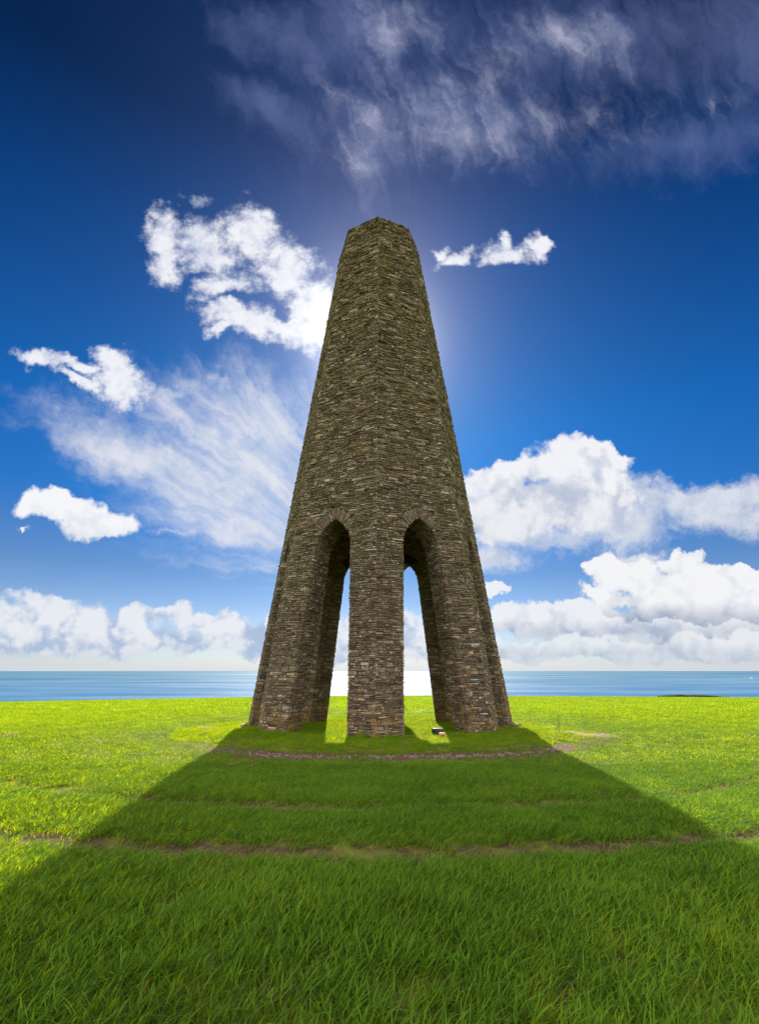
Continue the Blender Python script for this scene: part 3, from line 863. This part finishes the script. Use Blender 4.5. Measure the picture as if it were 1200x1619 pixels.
def place(d0, d1, dens, srcs, name, pad=1.5, smin=0.8, smax=1.2, island=False, label=None, fade=None):
    x, y = wedge(d0, d1, dens, pad=pad)
    if fade:
        dd = np.hypot(x * 0.5, y + D_CAM); f0, f1 = fade
        kk = RNG.random(len(x)) < np.clip((dd - f0) / (f1 - f0), 0, 1); x, y = x[kk], y[kk]
    r = np.hypot(x, y)
    isl = r + 0.35 * wob(x, y, 1.1) < 10.35
    k = isl if island else ~isl
    k &= RNG.random(len(x)) < soil_keep(x, y)
    k &= ~in_leg(x, y)
    x, y = x[k], y[k]
    z = ground_z(x, y) - 0.01
    n = len(x)
    patch = 1 + 0.16 * wob(x, y, 0.8) + 0.10 * wob(y, x, 2.6)
    # fainter rows left by the drill, running round the tower
    rk = np.hypot(x, y)
    hgt = RNG.uniform(smin, smax, n) * patch
    if not island: hgt *= np.interp(rk, [11.4, 12.2, 15.5, 18.5, 19.5], [0.30, 0.45, 0.62, 0.85, 1.0]) * (1 - 0.45 * np.exp(-((rk - 19.05) / 0.7) ** 2) - 0.4 * np.exp(-((rk - 16.85) / 0.6) ** 2))
    if island:
        nr = np.zeros(n)
        for (n_, t_) in FR:
            dn = x * n_[0] + y * n_[1] - RB * C22; ss = x * t_[0] + y * t_[1]
            nr = np.maximum(nr, np.exp(-(dn / 0.28) ** 2) * (np.abs(ss) > side(0) / 2 - LEGW - 0.1) * (np.abs(ss) < side(0) / 2 + 0.2))
        hgt *= 1 + 0.9 * nr
    wd = RNG.uniform(0.9, 1.15, n)
    scl = np.stack([wd, wd, hgt], -1)
    rz = RNG.normal(0.0, 0.45 if d0 < 5 else 0.6, n)
    return np.stack([x, y, z], -1), rz, scl

p, rz, sc = place(1.2, 12.5, 96, wheat_hi, 'cereal')
scatter('young_cereal_grass', p, rz, sc, wheat_hi)
p, rz, sc = place(12.5, 46, 36, wheat_mid, 'cereal', fade=(46, 28))
scatter('young_cereal_grass', p, rz, sc, wheat_mid)
p, rz, sc = place(24, 100, 8.5, wheat_far, 'cereal', fade=(24, 42), smin=0.5, smax=0.9)
scatter('young_cereal_grass', p, rz, sc, wheat_far)
p, rz, sc = place(13.5, 36, 60, turf, 'turf', island=True, smin=0.45, smax=1.3)
scatter('rough_turf', p, rz, sc, turf)

# ------------------------------------------------------------------ things round the tower
def simple_mat(name, c0, c1, rough=0.7, sc=20.0, spec=0.3):
    m, g, out = material(name)
    geo = g.new('ShaderNodeNewGeometry'); P = S(g, geo.outputs['Position'])
    principled(g, out, g.mix(g.noise(P, sc, 5), c0, c1), rough, g.bump(g.noise(P, sc * 2, 5), 0.4, 0.01), spec=spec)
    return m
def tube(V, Fc, pts, r0, r1, n=5):
    """tapered tube along pts, appended to V/Fc"""
    b = len(V); N_ = len(pts)
    for i, p in enumerate(pts):
        p = Vector(p)
        d = (Vector(pts[min(i + 1, N_ - 1)]) - Vector(pts[max(i - 1, 0)])).normalized()
        a = d.orthogonal().normalized(); c_ = d.cross(a)
        r = r0 + (r1 - r0) * i / (N_ - 1)
        for k in range(n):
            th = 2 * math.pi * k / n
            V.append(tuple(p + a * r * math.cos(th) + c_ * r * math.sin(th)))
    for i in range(N_ - 1):
        for k in range(n):
            q = b + i * n
            Fc.append((q + k, q + (k + 1) % n, q + n + (k + 1) % n, q + n + k))
    Fc.append(tuple(b + (N_ - 1) * n + k for k in range(n))); Fc.append(tuple(b + n - 1 - k for k in range(n)))

# black rucksack lying beside the right-hand pier
M_BLACK = simple_mat('black_nylon', (0.006, 0.006, 0.008), (0.02, 0.02, 0.024), 0.55)
M_GREYW = simple_mat('grey_webbing', (0.03, 0.03, 0.035), (0.07, 0.07, 0.08), 0.7)
import bmesh
def pillow(name, size, mat, parent, loc, rot, seed, sq=0.45):
    r_ = random.Random(seed)
    bm = bmesh.new(); bmesh.ops.create_cube(bm, size=1.0)
    bmesh.ops.subdivide_edges(bm, edges=bm.edges[:], cuts=5, use_grid_fill=True)
    for v in bm.verts:
        k = Vector(v.co); v.co = k.lerp(k.normalized() * 0.6, sq)
        v.co = Vector((v.co.x * size[0], v.co.y * size[1], v.co.z * size[2]))
        nn = mnoise.noise(v.co * 9 + Vector((seed, 0, 0)))
        v.co *= 1 + 0.12 * nn
    me = bpy.data.meshes.new(name); bm.to_mesh(me); bm.free(); me.materials.append(mat); me.shade_smooth()
    o_ = link(bpy.data.objects.new(name, me), parent); o_.location = loc; o_.rotation_euler = rot
    return o_
bx, by = 2.42, -6.0
bag = empty('rucksack', (bx, by, gz(bx, by)), 'small black bag lying on the grass at the foot of the right-hand front leg', 'bag')
pillow('body', (0.48, 0.30, 0.24), M_BLACK, bag, (0, 0, 0.14), (0, 0.12, 0.3), 1)
pillow('front_pocket', (0.30, 0.14, 0.17), M_BLACK, bag, (-0.03, -0.17, 0.11), (0, 0.1, 0.3), 2)
V, Fc = [], []; tube(V, Fc, [(-0.2, 0.02, 0.2), (-0.28, -0.05, 0.26), (-0.22, -0.14, 0.24), (-0.14, -0.16, 0.14)], 0.014, 0.014, 6)
mesh_obj('strap', V, Fc, M_GREYW, bag, True)
V, Fc = [], []; tube(V, Fc, [(0.08, 0, 0.25), (0.10, 0, 0.31), (0.16, 0.01, 0.31), (0.18, 0.01, 0.25)], 0.01, 0.01, 6)
mesh_obj('handle', V, Fc, M_GREYW, bag, True)
M_TAN = simple_mat('tan_cloth', (0.42, 0.22, 0.13), (0.62, 0.36, 0.24), 0.8)
o = pillow('cloth_bundle', (0.24, 0.16, 0.11), M_TAN, None, (2.52, -6.42, gz(2.52, -6.42) + 0.10), (0, 0, 0.2), 5)
tag(o, 'small pale orange bundle lying in front of the black bag', 'bundle')

# bare sapling on the right of the turf island
M_BARK = simple_mat('twig_bark', (0.05, 0.038, 0.025), (0.12, 0.09, 0.06), 0.9)
sx_, sy_ = 7.75, -5.1
sap = empty('sapling', (sx_, sy_, gz(sx_, sy_)), 'thin bare sapling with a few leaves standing right of the tower near the worn ring', 'sapling')
r_ = random.Random(4); V, Fc = [], []; tips = []
tube(V, Fc, [(0, 0, -0.05), (0.02, 0, 0.3), (-0.02, 0.01, 0.55), (0.0, 0, 0.8)], 0.010, 0.003)
mesh_obj('stem', V, Fc, M_BARK, sap); V, Fc = [], []
for k in range(16):
    h0 = r_.uniform(0.2, 0.75); a = r_.uniform(0, 6.28); l = r_.uniform(0.12, 0.3)
    e = (l * math.cos(a), l * math.sin(a), h0 + l * r_.uniform(0.5, 1.1))
    mdl = (e[0] * 0.5, e[1] * 0.5, h0 + (e[2] - h0) * 0.35)
    tube(V, Fc, [(0, 0, h0), mdl, e], 0.004, 0.002, 4); tips += [e, mdl]
mesh_obj('twigs', V, Fc, M_BARK, sap); V, Fc = [], []; T = []
for e in tips * 2 + [(r_.gauss(0, .05), r_.gauss(0, .05), r_.uniform(0.02, .3)) for _ in range(60)]:
    a = r_.uniform(0, 6.28); s_ = r_.uniform(0.015, 0.035); c_ = Vector(e) + Vector((r_.gauss(0, .02), r_.gauss(0, .02), r_.gauss(0, .02)))
    d1 = Vector((math.cos(a), math.sin(a), r_.uniform(-.4, .6))) * s_; d2 = Vector((-math.sin(a), math.cos(a), r_.uniform(-.3, .3))) * s_ * 0.5
    b = len(V); V += [tuple(c_ - d1), tuple(c_ + d2), tuple(c_ + d1), tuple(c_ - d2)]; Fc.append((b, b + 1, b + 2, b + 3)); T += [r_.random()] * 4
mesh_obj('leaves', V, Fc, M_TURF, sap, attr={'tone': T})

# silvery plant clumps and coarse tussocks on the island
M_SILVER = leaf_material('silver_leaf', (0.16, 0.20, 0.15), (0.30, 0.34, 0.28), (0.25, 0.30, 0.2), 0.3)
def tussock(name, cx, cy, rad_, h, n, mat, label, cat, seed, group=None, wid=0.02):
    r_ = random.Random(seed); V, Fc, T = [], [], []
    for b in range(n):
        a = r_.uniform(0, 6.28); q = rad_ * math.sqrt(r_.random())
        px, py = q * math.cos(a), q * math.sin(a) * 0.6
        z0 = gz(cx + px, cy + py) - gz(cx, cy)
        hh = h * (1 - 0.5 * q / rad_) * r_.uniform(0.5, 1.1); oa = a + r_.gauss(0, .7)
        dx, dy = math.cos(oa) * hh * 0.6, math.sin(oa) * hh * 0.6; w = wid * r_.uniform(.6, 1.2)
        wx, wy = -math.sin(oa) * w / 2, math.cos(oa) * w / 2; i = len(V)
        V += [(px - wx * .5, py - wy * .5, z0), (px + wx * .5, py + wy * .5, z0), (px + dx * .5 + wx, py + dy * .5 + wy, z0 + hh * .75), (px + dx * .5 - wx, py + dy * .5 - wy, z0 + hh * .75), (px + dx, py + dy, z0 + hh)]
        Fc += [(i, i + 1, i + 2, i + 3), (i + 3, i + 2, i + 4)]; T += [r_.random()] * 5
    o_ = mesh_obj(name, V, Fc, mat, attr={'tone': T}); o_.location = (cx, cy, gz(cx, cy))
    tag(o_, label, cat, group)
    return o_
tussock('silver_plant', -8.35, -2.4, 0.55, 0.20, 420, M_SILVER, 'low silvery-leaved plant at the edge of the turf left of the tower', 'plant', 1, 'silvery plants on the turf island')
tussock('weed_clump', -8.7, -3.4, 0.25, 0.20, 160, M_TURF, 'small dark weed clump in front of the silvery plant', 'weed', 2, 'weed clumps round the tower')
tussock('weed_clump', 9.3, -7.6, 0.18, 0.16, 120, M_TURF, 'small dark weed alone in the crop right of the worn ring', 'weed', 3, 'weed clumps round the tower')
tussock('silver_plant', 8.5, -2.0, 0.35, 0.16, 200, M_SILVER, 'low silvery plant close beside the outer right leg of the tower', 'plant', 4, 'silvery plants on the turf island')
tussock('weed_clump', 8.0, -5.4, 0.3, 0.16, 180, M_TURF, 'leafy weeds round the foot of the thin sapling', 'weed', 5, 'weed clumps round the tower')

# loose stones on the worn ring: gravel, too many to count
V, Fc, T = [], [], []
r_ = random.Random(77)
cnt = 0
while cnt < 900:
    if r_.random() < 0.75:
        a = -math.pi / 2 + r_.uniform(-0.5, 0.85); q = 10.9 + r_.gauss(0, 0.22); gx_, gy_ = q * math.cos(a), q * math.sin(a)
    else: gx_, gy_ = r_.gauss(9.4, .6), r_.gauss(-4.1, .4)
    cnt += 1
    s_ = r_.uniform(0.012, 0.045); zb = gz(gx_, gy_)
    b = len(V)
    for (ax, ay, az) in ((1, 0, 0), (0, 1, 0), (-1, 0, 0), (0, -1, 0), (0, 0, .7), (0, 0, -.7)):
        V.append((gx_ + ax * s_ * r_.uniform(.6, 1.3), gy_ + ay * s_ * r_.uniform(.6, 1.3), zb + az * s_))
    Fc += [(b, b + 1, b + 4), (b + 1, b + 2, b + 4), (b + 2, b + 3, b + 4), (b + 3, b, b + 4), (b + 1, b, b + 5), (b + 2, b + 1, b + 5), (b + 3, b + 2, b + 5), (b, b + 3, b + 5)]
M_PEB = simple_mat('pebble', (0.13, 0.085, 0.065), (0.30, 0.22, 0.18), 0.9, 6)
o = mesh_obj('gravel', V, Fc, M_PEB); o['kind'] = 'stuff'

# far hedge showing above the brow of the field
M_HEDGE = leaf_material('hedge_leaf', (0.055, 0.065, 0.03), (0.12, 0.13, 0.06), (0.06, 0.06, 0.03), 0.1, 0.9, 0.0, dry=0.0001)
hed = empty('hedge', (60, 62, gz(60, 62)), 'dark ragged hedge line beyond the brow of the field at the far right', 'hedge')
V, Fc, T = [], [], []
r_ = random.Random(9)
hz0 = hed.location
def hpx(px, d): return ((px - 600) / 720 * d, d - D_CAM)
for k in range(14000):
    px = r_.uniform(1010, 1175); d = 92 + r_.uniform(-1, 1)
    prof = max(0.0, math.sin((px - 1010) / 165 * math.pi)) ** 0.9 * (0.8 + 0.25 * mnoise.noise(Vector((px * 0.06, 0, 0)))) * (0.3 if px < 1040 else 1.0)
    hx, hy = hpx(px, d)
    gnd = gz(hx, hy)
    hh = (0.80 * prof) * r_.random() ** 0.7
    c_ = Vector((hx - hz0.x, hy - hz0.y, gnd - hz0.z + hh)); s_ = 0.09
    a = Vector((r_.gauss(0, 1), r_.gauss(0, 1), r_.gauss(0, 1))).normalized() * s_; b_ = a.orthogonal().normalized() * s_
    b = len(V); V += [tuple(c_ - a), tuple(c_ + b_), tuple(c_ + a), tuple(c_ - b_)]; Fc.append((b, b + 1, b + 2, b + 3)); T += [r_.random()] * 4
mesh_obj('foliage', V, Fc, M_HEDGE, hed, attr={'tone': T})
V, Fc = [], []
for k in range(24):
    hx, hy = hpx(1010 + k * 6.2, 92); gnd = gz(hx, hy)
    tube(V, Fc, [(hx - hz0.x, hy - hz0.y, gnd - hz0.z - .1), (hx - hz0.x + .1, hy - hz0.y, gnd - hz0.z + .5)], 0.05, 0.02, 5)
mesh_obj('stems', V, Fc, M_BARK, hed)

# ship far out
def ship(px, py, L_, label):
    d = (EYE - SEA_Z) * 720 / (py - 1061)
    sx2, sy2 = (px - 600) / 720 * d, d - D_CAM
    root = empty('ship', (sx2, sy2, SEA_Z), label, 'ship')
    wh = simple_mat('ship_paint', (0.75, 0.76, 0.78), (0.8, 0.8, 0.8), 0.4, 0.1)
    B = L_ * 0.16; Hh = L_ * 0.10
    out_l = [(-L_ / 2, -B / 2), (L_ * .32, -B / 2), (L_ / 2, 0), (L_ * .32, B / 2), (-L_ / 2, B / 2)]
    V = [(a * .94, b * .8, -2) for a, b in out_l] + [(a, b, Hh) for a, b in out_l]
    Fc = [tuple(range(5, 10))] + [(i, (i + 1) % 5, 5 + (i + 1) % 5, 5 + i) for i in range(5)]
    mesh_obj('hull', V, Fc, wh, root)
    def bx_(nm, x0, x1, y0, y1, z0, z1):
        V = [(x, y, z) for z in (z0, z1) for (x, y) in ((x0, y0), (x1, y0), (x1, y1), (x0, y1))]
        mesh_obj(nm, V, [(4, 5, 6, 7), (0, 1, 5, 4), (1, 2, 6, 5), (2, 3, 7, 6), (3, 0, 4, 7)], wh, root)
    bx_('deckhouse', -L_ * .42, L_ * .2, -B * .4, B * .4, Hh + .05, Hh + L_ * .10)
    bx_('funnel', -L_ * .2, -L_ * .1, -B * .15, B * .15, Hh + L_ * .10 + .05, Hh + L_ * .17)
    return root
ship(1188, 1073, 70, 'tiny white ship far out on the sea at the right edge')
